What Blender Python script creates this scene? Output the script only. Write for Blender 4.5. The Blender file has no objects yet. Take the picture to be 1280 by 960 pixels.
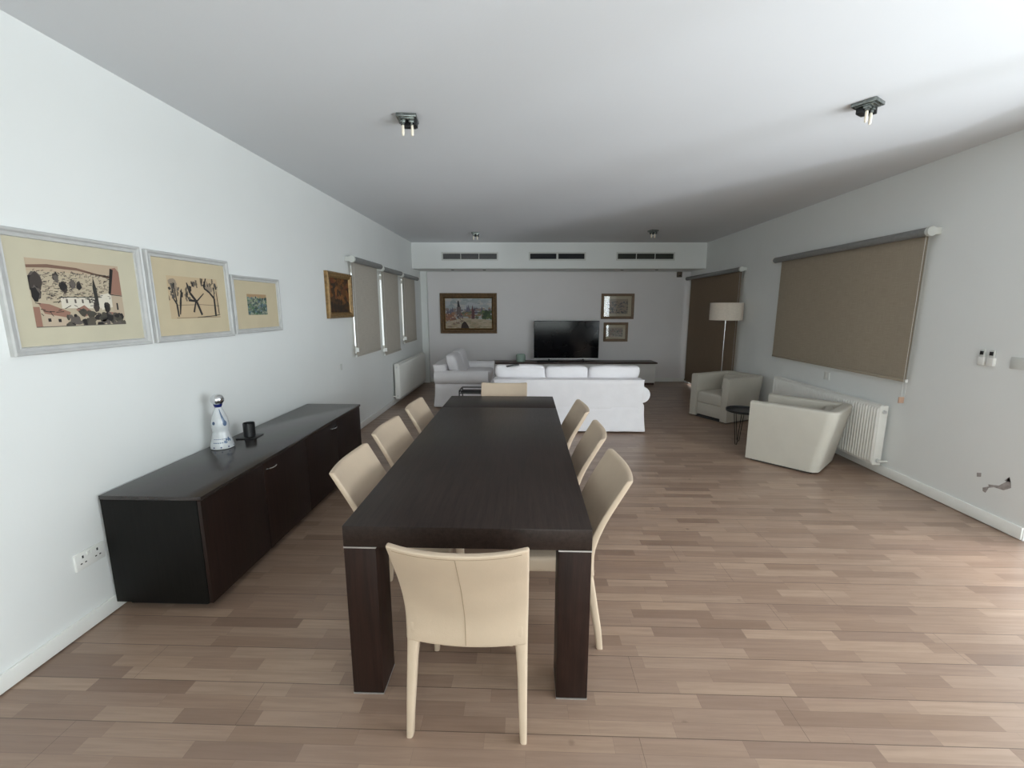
import bpy, bmesh, math, random
from mathutils import Vector, Matrix
random.seed(7)
SC = bpy.context.scene
COL = SC.collection
PI = math.pi

# ------------------------------------------------------------------ camera model
F_PX, PITCH, YAW = 547.35, 0.1730, -0.0316
CAM_H = 1.6044
XL, XR, CEIL = -2.2015, 3.4674, 2.83
SK = 0.034                        # the far wall runs very slightly askew
def yb(x, y0): return y0 + SK * x

# ------------------------------------------------------------------ node helpers
class NT:
    def __init__(s, m):
        m.use_nodes = True
        s.t = m.node_tree; s.n = s.t.nodes; s.l = s.t.links
        s.n.clear()
        s.out = s.n.new('ShaderNodeOutputMaterial')
    def new(s, k, **kw):
        n = s.n.new(k)
        for a, b in kw.items(): setattr(n, a, b)
        return n
    def put(s, sock, v):
        if isinstance(v, bpy.types.NodeSocket): s.l.new(v, sock)
        elif v is not None: sock.default_value = v
    def math(s, op, a, b=None, c=None):
        n = s.new('ShaderNodeMath', operation=op)
        s.put(n.inputs[0], a)
        if b is not None: s.put(n.inputs[1], b)
        if c is not None: s.put(n.inputs[2], c)
        return n.outputs[0]
    def mix(s, f, a, b, mode='MIX'):
        n = s.new('ShaderNodeMix', data_type='RGBA', blend_type=mode)
        s.put(n.inputs[0], f); s.put(n.inputs[6], a); s.put(n.inputs[7], b)
        return n.outputs[2]
    def ramp(s, f, stops):
        n = s.new('ShaderNodeValToRGB'); cr = n.color_ramp
        while len(cr.elements) < len(stops): cr.elements.new(0.5)
        for e, (p, c) in zip(cr.elements, stops):
            e.position = p; e.color = c if len(c) == 4 else (*c, 1)
        s.put(n.inputs[0], f); return n.outputs[0]
    def coord(s, scale=(1, 1, 1), kind='Object'):
        tc = s.new('ShaderNodeTexCoord'); mp = s.new('ShaderNodeMapping')
        s.l.new(tc.outputs[kind], mp.inputs[0]); mp.inputs[3].default_value = scale
        return mp.outputs[0]
    def noise(s, vec, scale=5, detail=3, rough=.55):
        n = s.new('ShaderNodeTexNoise'); s.put(n.inputs['Vector'], vec)
        n.inputs['Scale'].default_value = scale; n.inputs['Detail'].default_value = detail
        n.inputs['Roughness'].default_value = rough
        return n.outputs[0]
    def bump(s, h, strength=.2, dist=.01):
        n = s.new('ShaderNodeBump'); n.inputs['Strength'].default_value = strength
        n.inputs['Distance'].default_value = dist; s.put(n.inputs['Height'], h)
        return n.outputs[0]
    def bsdf(s, color, rough=.5, metal=0, normal=None, **kw):
        b = s.new('ShaderNodeBsdfPrincipled')
        s.put(b.inputs['Base Color'], color if isinstance(color, bpy.types.NodeSocket) else (*color[:3], 1))
        s.put(b.inputs['Roughness'], rough); s.put(b.inputs['Metallic'], metal)
        if normal is not None: s.l.new(normal, b.inputs['Normal'])
        for k, v in kw.items(): s.put(b.inputs[k.replace('_', ' ')], v)
        s.l.new(b.outputs[0], s.out.inputs[0]); return b

def c4(c): return (c[0], c[1], c[2], 1)
def mk(name, c, rough=.5, metal=0, var=.12, scale=6, bump=.0, bscale=60, stretch=(1, 1, 1), detail=3, **kw):
    m = bpy.data.materials.new(name); t = NT(m)
    v = t.coord(stretch)
    f = t.noise(v, scale, detail)
    lo = tuple(x * (1 - var) for x in c); hi = tuple(min(1, x * (1 + var)) for x in c)
    col = t.ramp(f, [(.3, lo), (.7, hi)])
    nrm = t.bump(t.noise(v, bscale, 4), bump, .004) if bump else None
    t.bsdf(col, rough, metal, nrm, **kw)
    return m

M = {}
M['wall'] = mk('wall_paint', (.785, .80, .79), .75, var=.015, scale=1.5, bump=.08, bscale=120)
M['wall_back'] = mk('far_wall_paint', (.79, .765, .77), .75, var=.015, scale=1.5, bump=.08, bscale=120)
M['ceil'] = mk('ceiling_paint', (.69, .705, .725), .85, var=.012, scale=1.2, bump=.08, bscale=90)
M['skirt'] = mk('skirting_paint', (.80, .80, .77), .4, var=.02)
M['white_metal'] = mk('white_enamel', (.80, .79, .75), .35, var=.02)
M['white_plastic'] = mk('white_plastic', (.80, .80, .77), .4, var=.02)
M['grey_plate'] = mk('grey_plate', (.62, .63, .60), .5, var=.03)
M['chrome'] = mk('chrome', (.72, .73, .74), .16, 1, var=.03)
M['dark_chrome'] = mk('mottled_chrome', (.22, .24, .23), .25, .9, var=.4, scale=40)  # darker chrome tone, mottled at random
M['satin'] = mk('satin_aluminium', (.72, .72, .72), .35, .9, var=.04)
M['black_metal'] = mk('black_metal', (.012, .012, .013), .4, .3, var=.2)
M['black_plastic'] = mk('black_plastic', (.010, .010, .011), .35, var=.1)
M['dark_hole'] = mk('dark_hole', (.012, .012, .012), .8, var=.1)
M['leather'] = mk('cream_leather', (.54, .425, .315), .48, var=.05, scale=5, bump=.12, bscale=140)
M['leather_seam'] = mk('cream_leather_seam', (.33, .25, .17), .7, var=.1)
M['arm_leather'] = mk('stone_leather', (.49, .46, .40), .42, var=.04, scale=4, bump=.10, bscale=110)
M['slip'] = mk('white_cotton', (.84, .82, .84), .85, var=.025, scale=7, bump=.25, bscale=30)
M['sofa_dark'] = mk('dark_felt', (.03, .03, .03), .9, var=.1)  # one dark tone for furniture undersides and cup wax
M['shade'] = mk('linen_lamp_shade', (.70, .62, .53), .8, var=.05, scale=40, bump=.2, bscale=200)
M['gold'] = mk('gilt_wood', (.25, .15, .055), .42, .35, var=.35, scale=30, bump=.3, bscale=60)
M['gold_dark'] = mk('dark_gilt_wood', (.11, .058, .02), .45, .3, var=.35, scale=25, bump=.3, bscale=60)
M['brown_frame'] = mk('brown_frame_wood', (.16, .095, .05), .45, var=.25, scale=20, stretch=(1, 1, 6))
M['grey_frame'] = mk('silver_grey_frame', (.50, .50, .49), .5, .0, var=.06, scale=14)
M['mat'] = mk('cream_mount_board', (.56, .515, .385), .8, var=.04, scale=4)
M['mat_warm'] = mk('ochre_mount_board', (.57, .485, .33), .8, var=.05, scale=4)
M['mat_pale'] = mk('pale_mount_board', (.48, .42, .31), .8, var=.05, scale=4)
M['tube'] = mk('grey_blind_cassette', (.22, .22, .215), .55, var=.1, scale=30)
M['tv_wood'] = mk('walnut_slab', (.055, .026, .018), .4, var=.35, scale=8, stretch=(1, 10, 10))
M['lacquer'] = mk('white_lacquer', (.70, .68, .66), .35, var=.02)
M['copper'] = mk('copper_toned_plastic', (.55, .36, .26), .45, var=.1)
M['ceramic'] = mk('glazed_ceramic', (.60, .62, .64), .15, var=.08, scale=20)
M['cobalt'] = mk('cobalt_glaze', (.012, .018, .12), .2, var=.2)
M['slate_blue'] = mk('slate_blue_glaze', (.10, .15, .25), .25, var=.2)
M['bulb'] = mk('frosted_bulb', (.9, .82, .68), .3, var=.03)
M['chip'] = mk('bare_plaster', (.33, .30, .29), .9, var=.25, scale=30)
M['sensor'] = mk('bronze_plastic', (.10, .07, .05), .5, var=.1)
M['terrace'] = mk('pale_terrace_stone', (.55, .54, .50), .8, var=.08)

def blind_mat(name, c, tr):
    m = bpy.data.materials.new(name); t = NT(m)
    v = t.coord((1, 1, 1))
    a = t.noise(t.coord((1, 300, 8)), 1, 2); b = t.noise(t.coord((1, 8, 300)), 1, 2)
    f = t.math('MULTIPLY', t.math('ADD', a, b), .5)
    big = t.noise(v, 1.6, 2)
    col = t.ramp(f, [(.3, tuple(x * .80 for x in c)), (.7, tuple(x * 1.16 for x in c))])
    col = t.mix(t.math('MULTIPLY', big, .25), col, c4(tuple(x * 1.2 for x in c)))
    b = t.bsdf(col, .85, 0, t.bump(f, .2, .002))
    tl = t.new('ShaderNodeBsdfTranslucent'); t.put(tl.inputs[0], col)
    mx = t.new('ShaderNodeMixShader'); mx.inputs[0].default_value = tr
    t.l.new(b.outputs[0], mx.inputs[1]); t.l.new(tl.outputs[0], mx.inputs[2]); t.l.new(mx.outputs[0], t.out.inputs[0])
    return m
M['blind_l'] = blind_mat('greige_blind_weave', (.53, .49, .43), .2)
M['blind_r'] = blind_mat('taupe_blind_weave', (.38, .32, .245), .12)
M['blind_d'] = blind_mat('brown_blind_weave', (.23, .165, .11), .06)

def glass_mat(name, tint=(1, 1, 1), gl=.06):
    m = bpy.data.materials.new(name); t = NT(m)
    tr = t.new('ShaderNodeBsdfTransparent'); tr.inputs[0].default_value = c4(tint)
    g = t.new('ShaderNodeBsdfGlossy'); g.inputs['Roughness'].default_value = .02
    fr = t.new('ShaderNodeLayerWeight'); fr.inputs[0].default_value = .5
    mx = t.new('ShaderNodeMixShader'); t.put(mx.inputs[0], t.math('ADD', t.math('MULTIPLY', t.math('POWER', fr.outputs['Facing'], 4.0), .7), gl * .5))
    t.l.new(tr.outputs[0], mx.inputs[1]); t.l.new(g.outputs[0], mx.inputs[2]); t.l.new(mx.outputs[0], t.out.inputs[0])
    return m
M['glass'] = glass_mat('window_glass')
M['pic_glass'] = glass_mat('picture_glass', (1, 1, 1), .1)
M['green_glass'] = mk('pale_green_glass', (.42, .56, .49), .12, var=.1)
m = bpy.data.materials.new('candle_wax'); NT(m).bsdf((.62, .72, .66), .5); M['wax'] = m

def wood(name, dark, light, axis, rough, gs=1.0, coat=0, gs_=None):
    m = bpy.data.materials.new(name); t = NT(m)
    st = [28 * gs] * 3; st[axis] = 1.2 * gs
    v = t.coord(tuple(st))
    f = t.noise(v, 2.2, 6, .65)
    f2 = t.noise(t.coord(tuple(4 * x for x in st)), 2.5, 3, .6)
    ff = t.math('ADD', t.math('MULTIPLY', f, .65), t.math('MULTIPLY', f2, .35))
    col = t.ramp(ff, [(.32, dark), (.68, light)])
    rr = t.math('ADD', rough - .06, t.math('MULTIPLY', f2, .12))
    t.bsdf(col, rr, 0, t.bump(ff, .12, .002), Coat_Weight=coat, Coat_Roughness=.15, Specular_IOR_Level=.5 if gs_ is None else gs_)
    return m
M['wenge_y'] = wood('dark_wenge_top', (.012, .0078, .0062), (.034, .022, .018), 1, .34, gs_=.22)
M['wenge_z'] = wood('dark_wenge_upright', (.009, .0045, .0035), (.030, .014, .010), 2, .45, gs_=.2)
M['wenge_side'] = wood('black_wenge_panel', (.004, .004, .0036), (.010, .009, .008), 2, .5, gs_=.12)
M['wenge_doors'] = wood('brown_wenge_doors', (.009, .005, .0042), (.027, .014, .011), 2, .45, gs_=.2)
M['wenge_board'] = wood('dark_wenge_sideboard_top', (.016, .012, .011), (.034, .027, .025), 1, .17)

# parquet: three-strip boards running across the room
def floor_mat():
    m = bpy.data.materials.new('oak_parquet'); t = NT(m)
    g = t.new('ShaderNodeNewGeometry'); sp = t.new('ShaderNodeSeparateXYZ'); t.l.new(g.outputs['Position'], sp.inputs[0])
    X, Y = sp.outputs[0], sp.outputs[1]
    W = .0655
    yy = t.math('DIVIDE', t.math('ADD', Y, 20.0), W); row = t.math('FLOOR', yy); fy = t.math('FRACT', yy)
    def wn(a, b=None):
        n = t.new('ShaderNodeTexWhiteNoise', noise_dimensions='2D')
        c = t.new('ShaderNodeCombineXYZ'); t.put(c.inputs[0], a)
        if b is not None: t.put(c.inputs[1], b)
        t.l.new(c.outputs[0], n.inputs['Vector']); return n.outputs['Value']
    w1 = wn(row, 3.3); w2 = wn(row, 7.7)
    ln = t.math('ADD', .30, t.math('MULTIPLY', w2, .22))
    xx = t.math('DIVIDE', t.math('ADD', X, t.math('ADD', 30.0, t.math('MULTIPLY', w1, 3.0))), ln)
    cl = t.math('FLOOR', xx); fx = t.math('FRACT', xx)
    h = wn(row, cl); h2 = wn(cl, t.math('ADD', row, 55.5))
    base = t.ramp(h, [(0, (.228, .150, .108)), (.22, (.290, .200, .150)), (.5, (.345, .245, .185)), (.8, (.385, .278, .208)), (1, (.445, .330, .248))])
    grey = t.ramp(h2, [(0, (.27, .205, .165)), (1, (.40, .295, .215))])
    base = t.mix(.3, base, grey)
    cv = t.new('ShaderNodeCombineXYZ')
    t.put(cv.inputs[0], t.math('ADD', t.math('MULTIPLY', X, 2.6), t.math('MULTIPLY', h, 37)))
    t.put(cv.inputs[1], t.math('MULTIPLY', Y, 46)); t.put(cv.inputs[2], t.math('MULTIPLY', h2, 9))
    gr = t.noise(cv.outputs[0], 1.3, 5, .6)
    base = t.mix(t.ramp(gr, [(.38, (0, 0, 0)), (.62, (.30, .30, .30))]), base, (.19, .125, .090, 1))
    # knots
    vo = t.new('ShaderNodeTexVoronoi'); cv2 = t.new('ShaderNodeCombineXYZ'); t.put(cv2.inputs[0], X); t.put(cv2.inputs[1], Y)
    t.l.new(cv2.outputs[0], vo.inputs['Vector']); vo.inputs['Scale'].default_value = 4.2
    kn = t.ramp(vo.outputs['Distance'], [(0, (1, 1, 1)), (.035, (.7, .7, .7)), (.075, (0, 0, 0))])
    kn = t.math('MULTIPLY', kn, t.math('GREATER_THAN', h, .62))
    base = t.mix(t.math('MULTIPLY', kn, .55), base, (.11, .07, .05, 1))
    # joints
    def near(fr, w):
        return t.math('MAXIMUM', t.math('LESS_THAN', fr, w), t.math('GREATER_THAN', fr, 1 - w))
    s1 = near(fy, .012); s2 = t.math('MAXIMUM', t.math('LESS_THAN', t.math('MULTIPLY', fx, ln), .0012), 0.0)
    y3 = t.math('FRACT', t.math('DIVIDE', t.math('ADD', Y, 20.0), W * 3)); s3 = near(y3, .0085)
    br = t.math('FLOOR', t.math('DIVIDE', t.math('ADD', Y, 20.0), W * 3))
    xb = t.math('FRACT', t.math('DIVIDE', t.math('ADD', X, t.math('MULTIPLY', wn(br, 1.1), 2.2)), 2.2))
    s4 = t.math('LESS_THAN', xb, .0008)
    seam = t.math('MAXIMUM', t.math('MULTIPLY', t.math('MAXIMUM', s1, s2), .30), t.math('MULTIPLY', t.math('MAXIMUM', s3, s4), .75))
    base = t.mix(1.0, base, (.90, .855, .835, 1), 'MULTIPLY')
    base = t.mix(seam, base, (.07, .046, .036, 1))
    rg = t.math('ADD', .24, t.math('MULTIPLY', gr, .18))
    hgt = t.math('SUBTRACT', t.math('MULTIPLY', gr, .25), seam)
    t.bsdf(base, rg, 0, t.bump(hgt, .12, .002), Specular_IOR_Level=.5)
    return m
M['floor'] = floor_mat()
m = bpy.data.materials.new('painted_colours'); t = NT(m)
at = t.new('ShaderNodeAttribute', attribute_name='Col')
t.bsdf(at.outputs['Color'], .7, 0, t.bump(t.noise(t.coord(), 300, 3), .2, .001)); M['art'] = m
m = bpy.data.materials.new('glossy_black_screen'); t = NT(m)
t.bsdf(t.ramp(t.noise(t.coord(), 2), [(.3, (.004, .004, .005)), (.7, (.005, .005, .007))]), .09, Specular_IOR_Level=.18); M['screen'] = m

# ------------------------------------------------------------------ mesh helpers
def link(name, me, mat=None, parent=None, smooth=35):
    o = bpy.data.objects.new(name, me); COL.objects.link(o)
    if mat is not None:
        for x in (mat if isinstance(mat, (list, tuple)) else [mat]): me.materials.append(M[x] if isinstance(x, str) else x)
    if smooth:
        for p in me.polygons: p.use_smooth = True
        me.set_sharp_from_angle(angle=math.radians(smooth))
    if parent is not None: o.parent = parent
    return o
def tag(o, label=None, cat=None, group=None, kind=None):
    for k, v in (('label', label), ('category', cat), ('group', group), ('kind', kind)):
        if v: o[k] = v
    return o
def thing(name, label, cat, loc=(0, 0, 0), rz=0, group=None):
    o = bpy.data.objects.new(name, None); COL.objects.link(o); o.empty_display_size = .05
    o.location = loc; o.rotation_euler = (0, 0, rz)
    return tag(o, label, cat, group)
def copy_tree(o, parent=None):
    c = o.copy(); COL.objects.link(c)
    if parent is not None: c.parent = parent
    for ch in list(o.children): copy_tree(ch, c)
    return c

class B:
    """collects shapes into one mesh"""
    def __init__(s): s.bm = bmesh.new()
    def box(s, x0, x1, y0, y1, z0, z1, bev=0, mi=0, seg=2):
        r = bmesh.ops.create_cube(s.bm, size=1)
        vs = r['verts']
        bmesh.ops.scale(s.bm, vec=(abs(x1 - x0), abs(y1 - y0), abs(z1 - z0)), verts=vs)
        bmesh.ops.translate(s.bm, vec=((x0 + x1) / 2, (y0 + y1) / 2, (z0 + z1) / 2), verts=vs)
        fs = set(f for v in vs for f in v.link_faces)
        for f in fs: f.material_index = mi
        if bev:
            es = list(set(e for v in vs for e in v.link_edges))
            bmesh.ops.bevel(s.bm, geom=es, offset=bev, segments=seg, profile=.5, affect='EDGES')
        return s
    def rings(s, rings, cap=True, closed=True, mi=0):
        """rings: list of equal-length loops of points"""
        vr = [[s.bm.verts.new(p) for p in r] for r in rings]
        n = len(vr[0])
        for a, b in zip(vr, vr[1:]):
            for i in range(n if closed else n - 1):
                j = (i + 1) % n
                try: f = s.bm.faces.new((a[i], a[j], b[j], b[i])); f.material_index = mi
                except ValueError: pass
        if cap:
            for r in (vr[0][::-1], vr[-1]):
                try: f = s.bm.faces.new(r); f.material_index = mi
                except ValueError: pass
        return s
    def lathe(s, prof, n=32, c=(0, 0, 0), mi=0, cap=True):
        rr = []
        for r, z in prof:
            rr.append([(c[0] + max(r, 1e-4) * math.cos(2 * PI * k / n), c[1] + max(r, 1e-4) * math.sin(2 * PI * k / n), c[2] + z) for k in range(n)])
        return s.rings(rr, cap=cap, mi=mi)
    def tube(s, pts, r, n=10, mi=0):
        pts = [Vector(p) for p in pts]; rr = []
        for i, p in enumerate(pts):
            d = (pts[min(i + 1, len(pts) - 1)] - pts[max(i - 1, 0)]).normalized()
            u = d.cross(Vector((0, 0, 1)))
            if u.length < 1e-3: u = d.cross(Vector((0, 1, 0)))
            u.normalize(); w = d.cross(u)
            ri = r[i] if isinstance(r, (list, tuple)) else r
            rr.append([p + u * ri * math.cos(2 * PI * k / n) + w * ri * math.sin(2 * PI * k / n) for k in range(n)])
        return s.rings(rr, mi=mi)
    def prism(s, pts, y0, y1, mi=0):
        """pts: (x,z) outline extruded along y"""
        return s.rings([[(x, y0, z) for x, z in pts], [(x, y1, z) for x, z in pts]], mi=mi)
    def rbox(s, cx, cy, cz, sx, sy, sz, r, n=(8, 4, 8), f=None, mi=0):
        """rounded box built on a surface lattice, optionally bent by f(x,y,z)"""
        def ax(h, k):
            a = [-h, -h + r * .12, -h + r * .4, -h + r]
            m_ = [(-h + r) + (2 * h - 2 * r) * i / k for i in range(1, k)]
            return a + m_ + [h - r, h - r * .4, h - r * .12, h]
        A = [ax(sx / 2, n[0]), ax(sy / 2, n[1]), ax(sz / 2, n[2])]
        H = (sx / 2 - r, sy / 2 - r, sz / 2 - r)
        cache = {}
        def V(i, j, k):
            if (i, j, k) in cache: return cache[(i, j, k)]
            p = Vector((A[0][i], A[1][j], A[2][k]))
            q = Vector([max(-H[a], min(H[a], p[a])) for a in range(3)])
            d = p - q
            if d.length > 1e-9: p = q + d.normalized() * r
            x, y, z = p.x + cx, p.y + cy, p.z + cz
            if f: x, y, z = f(x, y, z)
            v = s.bm.verts.new((x, y, z)); cache[(i, j, k)] = v; return v
        L = [len(a) - 1 for a in A]
        def quad(a, b, c, d):
            try: ff = s.bm.faces.new((a, b, c, d)); ff.material_index = mi
            except ValueError: pass
        for i in range(L[0]):
            for j in range(L[1]):
                quad(V(i, j, 0), V(i, j + 1, 0), V(i + 1, j + 1, 0), V(i + 1, j, 0))
                quad(V(i, j, L[2]), V(i + 1, j, L[2]), V(i + 1, j + 1, L[2]), V(i, j + 1, L[2]))
        for i in range(L[0]):
            for k in range(L[2]):
                quad(V(i, 0, k), V(i + 1, 0, k), V(i + 1, 0, k + 1), V(i, 0, k + 1))
                quad(V(i, L[1], k), V(i, L[1], k + 1), V(i + 1, L[1], k + 1), V(i + 1, L[1], k))
        for j in range(L[1]):
            for k in range(L[2]):
                quad(V(0, j, k), V(0, j, k + 1), V(0, j + 1, k + 1), V(0, j + 1, k))
                quad(V(L[0], j, k), V(L[0], j + 1, k), V(L[0], j + 1, k + 1), V(L[0], j, k + 1))
        return s
    def frame(s, W, H, prof, mi=0):
        """mitred picture-frame moulding in the xz plane, front towards -y; prof = (inset, height)"""
        rr = []
        for d, h in prof:
            x, z = W / 2 - d, H / 2 - d
            rr.append([(-x, -h, -z), (x, -h, -z), (x, -h, z), (-x, -h, z)])
        return s.rings(rr, cap=False, mi=mi)
    def build(s, name, mat, parent=None, smooth=35, merge=False):
        if merge: bmesh.ops.remove_doubles(s.bm, verts=s.bm.verts, dist=1e-5)
        bmesh.ops.recalc_face_normals(s.bm, faces=s.bm.faces)
        me = bpy.data.meshes.new(name); s.bm.to_mesh(me); s.bm.free()
        return link(name, me, mat, parent, smooth)

def struct(o): o['kind'] = 'structure'; return o

# ------------------------------------------------------------------ room shell
T = .25
YF, YB = -2.6, 9.48
struct(B().box(XL - T, XR + T, YF - T, 10.0, -.1, 0).build('floor', 'floor', smooth=0))
struct(B().box(XL - T, XR + T, YF - T, 10.0, CEIL, CEIL + .15).build('ceiling', 'ceil', smooth=0))

def wall_x(name, xa, xb, openings):
    """side wall with openings [(y0,y1,z0,z1)]"""
    ops = sorted(openings); b = B(); y = YF - T
    for (a, c, z0, z1) in ops:
        b.box(xa, xb, y, a, 0, CEIL)
        if z0 > 0: b.box(xa, xb, a, c, 0, z0)
        b.box(xa, xb, a, c, z1, CEIL)
        y = c
    b.box(xa, xb, y, 10.0, 0, CEIL)
    return struct(b.build(name, 'wall', smooth=0))
WIN_L = [(5.58, 6.40, 1.02, 2.12), (6.68, 7.40, .93, 2.10), (7.82, 8.50, 1.02, 2.10)]
WIN_R = (4.20, 6.05, 1.06, 2.14)
DOOR_R = (7.42, 9.34, 0, 2.14)
PATIO = (-1.9, 2.93, 0, 2.42)
wall_x('wall_left', XL - T, XL, WIN_L)
wall_x('wall_right', XR, XR + T, [PATIO, WIN_R, DOOR_R])
def skew_box(name, x0, x1, ya, thick, z0, z1, mat):
    b = B()
    b.rings([[(x0, yb(x0, ya), z), (x1, yb(x1, ya), z), (x1, yb(x1, ya) + thick, z), (x0, yb(x0, ya) + thick, z)] for z in (z0, z1)])
    return struct(b.build(name, mat, smooth=0))
skew_box('wall_back', XL - .01, XR + .01, YB, .25, 0, CEIL, 'wall_back')
b = B(); FW = (-1.2, 3.0, .55, 2.45)  # unseen opening added so the rear fill lamp can stand outside
b.box(XL, FW[0], YF - T, YF, 0, CEIL); b.box(FW[1], XR, YF - T, YF, 0, CEIL)
b.box(FW[0], FW[1], YF - T, YF, 0, FW[2]); b.box(FW[0], FW[1], YF - T, YF, FW[3], CEIL)
struct(b.build('wall_front', 'wall', smooth=0))
b = B(); yc = YF - .17
b.box(FW[0], FW[1], yc - .03, yc + .03, FW[2], FW[2] + .06); b.box(FW[0], FW[1], yc - .03, yc + .03, FW[3] - .06, FW[3])
for x in (FW[0] + .03, (FW[0] + FW[1]) / 2, FW[1] - .03): b.box(x - .03, x + .03, yc - .028, yc + .028, FW[2], FW[3])
w5 = struct(b.build('window_5', 'white_metal', smooth=0))  # added window frame for the rear fill lamp's opening
B().box(FW[0] + .06, FW[1] - .06, yc - .004, yc + .004, FW[2] + .06, FW[3] - .06).build('pane', 'glass', w5, smooth=0)
skew_box('trim_1', XL, XR, 8.72, .755, 2.345, CEIL - .0005, 'wall')          # air-conditioning bulkhead
skew_box('trim_2', XL, XL + .125, YB - .12, .115, 0, 2.344, 'wall')          # slim pier in the far corner

# skirting
def skirting(name, x0, x1, y0, y1):
    b = B(); b.box(x0, x1, y0, y1, .006, .085, bev=.003); return struct(b.build(name, 'skirt'))
skirting('baseboard_left', XL, XL + .014, YF, YB - .22)
b = B(); b.box(XR - .014, XR, PATIO[1] + .005, DOOR_R[0] - .02, .006, .095, bev=.003); struct(b.build('baseboard_right', 'skirt'))
b = B(); b.rings([[(x, yb(x, YB) - .014, z), (x, yb(x, YB), z)][::-1] + [] for x in ()] or [[(XL + .13, yb(XL + .13, YB) - .014, .006), (XL + .13, yb(XL + .13, YB), .006), (XL + .13, yb(XL + .13, YB), .085), (XL + .13, yb(XL + .13, YB) - .014, .085)],
    [(XR, yb(XR, YB) - .014, .006), (XR, yb(XR, YB), .006), (XR, yb(XR, YB), .085), (XR, yb(XR, YB) - .014, .085)]])
struct(b.build('baseboard_back', 'skirt', smooth=0))

# windows and doors (frames + glass)
def window(name, side, op, panes=1, fr=.055):
    y0, y1, z0, z1 = op
    xc = XL - .17 if side < 0 else XR + .17
    b = B()
    b.box(xc - .03, xc + .03, y0, y1, z0, z0 + fr); b.box(xc - .03, xc + .03, y0, y1, z1 - fr, z1)
    b.box(xc - .03, xc + .03, y0, y0 + fr, z0, z1); b.box(xc - .03, xc + .03, y1 - fr, y1, z0, z1)
    for k in range(1, panes):
        yy = y0 + (y1 - y0) * k / panes; b.box(xc - .028, xc + .028, yy - .04, yy + .04, z0, z1)
    root = struct(b.build(name, 'white_metal', smooth=0))
    g = B()
    for k in range(panes):
        a = y0 + (y1 - y0) * k / panes; c = y0 + (y1 - y0) * (k + 1) / panes
        g.box(xc - .004, xc + .004, a + fr, c - fr, z0 + fr, z1 - fr)
    g.build('pane', 'glass', root, smooth=0)
    return root
for i, o in enumerate(WIN_L): window('window_%d' % (i + 1), -1, o)
window('window_4', 1, WIN_R, 2)
window('door_1', 1, DOOR_R, 2, .07)
window('door_2', 1, PATIO, 3, .08)  # door out of view; height and mullions shaped to streak the ceiling light
struct(B().box(XR + T, 16, -12, 14, -2.7, -2.5).build('ground', 'terrace', smooth=0))

# ------------------------------------------------------------------ roller blinds
def blind(side, yt0, yt1, f0, f1, zb, zt, off, mat, label, group=None, rail='white_metal', xtra=.0):
    """tube spans yt0..yt1, fabric f0..f1 from zb up to the tube at zt"""
    sx = 1 if side < 0 else -1
    xw = XL if side < 0 else XR
    x = xw + sx * off
    r = .036
    root = thing('roller_blind', label, 'blind', (x, (f0 + f1) / 2, zb), 0, group)
    yc = (f0 + f1) / 2
    def L(p): return (p[0] - x, p[1] - yc, p[2] - zb)
    b = B(); n = 20
    b.rings([[L((x + r * math.cos(2 * PI * k / n), y, zt + r * math.sin(2 * PI * k / n))) for k in range(n)] for y in (yt0 + .03, yt1 - .03)])
    b.build('cassette_tube', 'tube', root)
    for yy0, yy1 in ((yt0, yt0 + .032), (yt1 - .032, yt1)):
        b = B()
        b.rings([[L((x + (r + .004) * math.cos(2 * PI * k / n), y, zt + (r + .004) * math.sin(2 * PI * k / n))) for k in range(n)] for y in (yy0, yy1)])
        xa, xb = sorted((x, xw)); p0 = L((xa, yy0 + .004, zt - .026)); p1 = L((xb, yy1 - .004, zt + .03))
        b.box(p0[0], p1[0], p0[1], p1[1], p0[2], p1[2], bev=.003)
        b.build('bracket', 'grey_plate' if (yy0 == yt0) else 'white_metal', root)
    # fabric with a faint sag
    b = B(); ny, nz = 24, 20; g = []
    xf = x + sx * r * .92 * -1
    ph = random.random() * 6
    th = .0016
    for s_ in (0, 1):
        g.append([[b.bm.verts.new(L((xf + s_ * th * -sx + .004 * math.sin(ph + 5.0 * j / ny) * (1 - k / nz), f0 + (f1 - f0) * j / ny + .006 * (1 - k / nz) * (1 if j in (0,) else 0), zb + (zt - zb) * k / nz))) for k in range(nz + 1)] for j in range(ny + 1)])
    for s_ in (0, 1):
        for j in range(ny):
            for k in range(nz):
                q = (g[s_][j][k], g[s_][j + 1][k], g[s_][j + 1][k + 1], g[s_][j][k + 1])
                b.bm.faces.new(q if s_ else q[::-1])
    b.build('fabric', mat, root, smooth=60)
    b = B(); p0 = L((xf - .009, f0 - .002, zb - .016)); p1 = L((xf + .009, f1 + .002, zb + .012))
    b.box(p0[0], p1[0], p0[1], p1[1], p0[2], p1[2], bev=.005); b.build('bottom_rail', mat, root)
    for yy in (f0 - .004, f1 + .004):
        b = B(); p = L((xf, yy, zb - .002)); b.box(p[0] - .011, p[0] + .011, p[1] - .008, p[1] + .008, p[2] - .016, p[2] + .014, bev=.003)
        b.build('rail_end_cap', 'white_plastic', root)
    # pull chain
    b = B(); yc_ = f0 - .028
    zc = zb + xtra
    b.tube([L((x + sx * .01, yc_, zt)), L((x + sx * .01, yc_, zc))], .0011, 6)
    b.tube([L((x - sx * .02, yc_, zt)), L((x - sx * .02, yc_, zc))], .0011, 6)
    ch = b.build('pull_chain', 'white_plastic', root)
    b = B(); p = L((x, yc_, zc)); b.box(p[0] - .03, p[0] + .016, p[1] - .006, p[1] + .006, p[2] - .05, p[2] + .005, bev=.003)
    b.build('chain_weight', 'copper' if side > 0 else 'white_plastic', ch)
    return root
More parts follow.
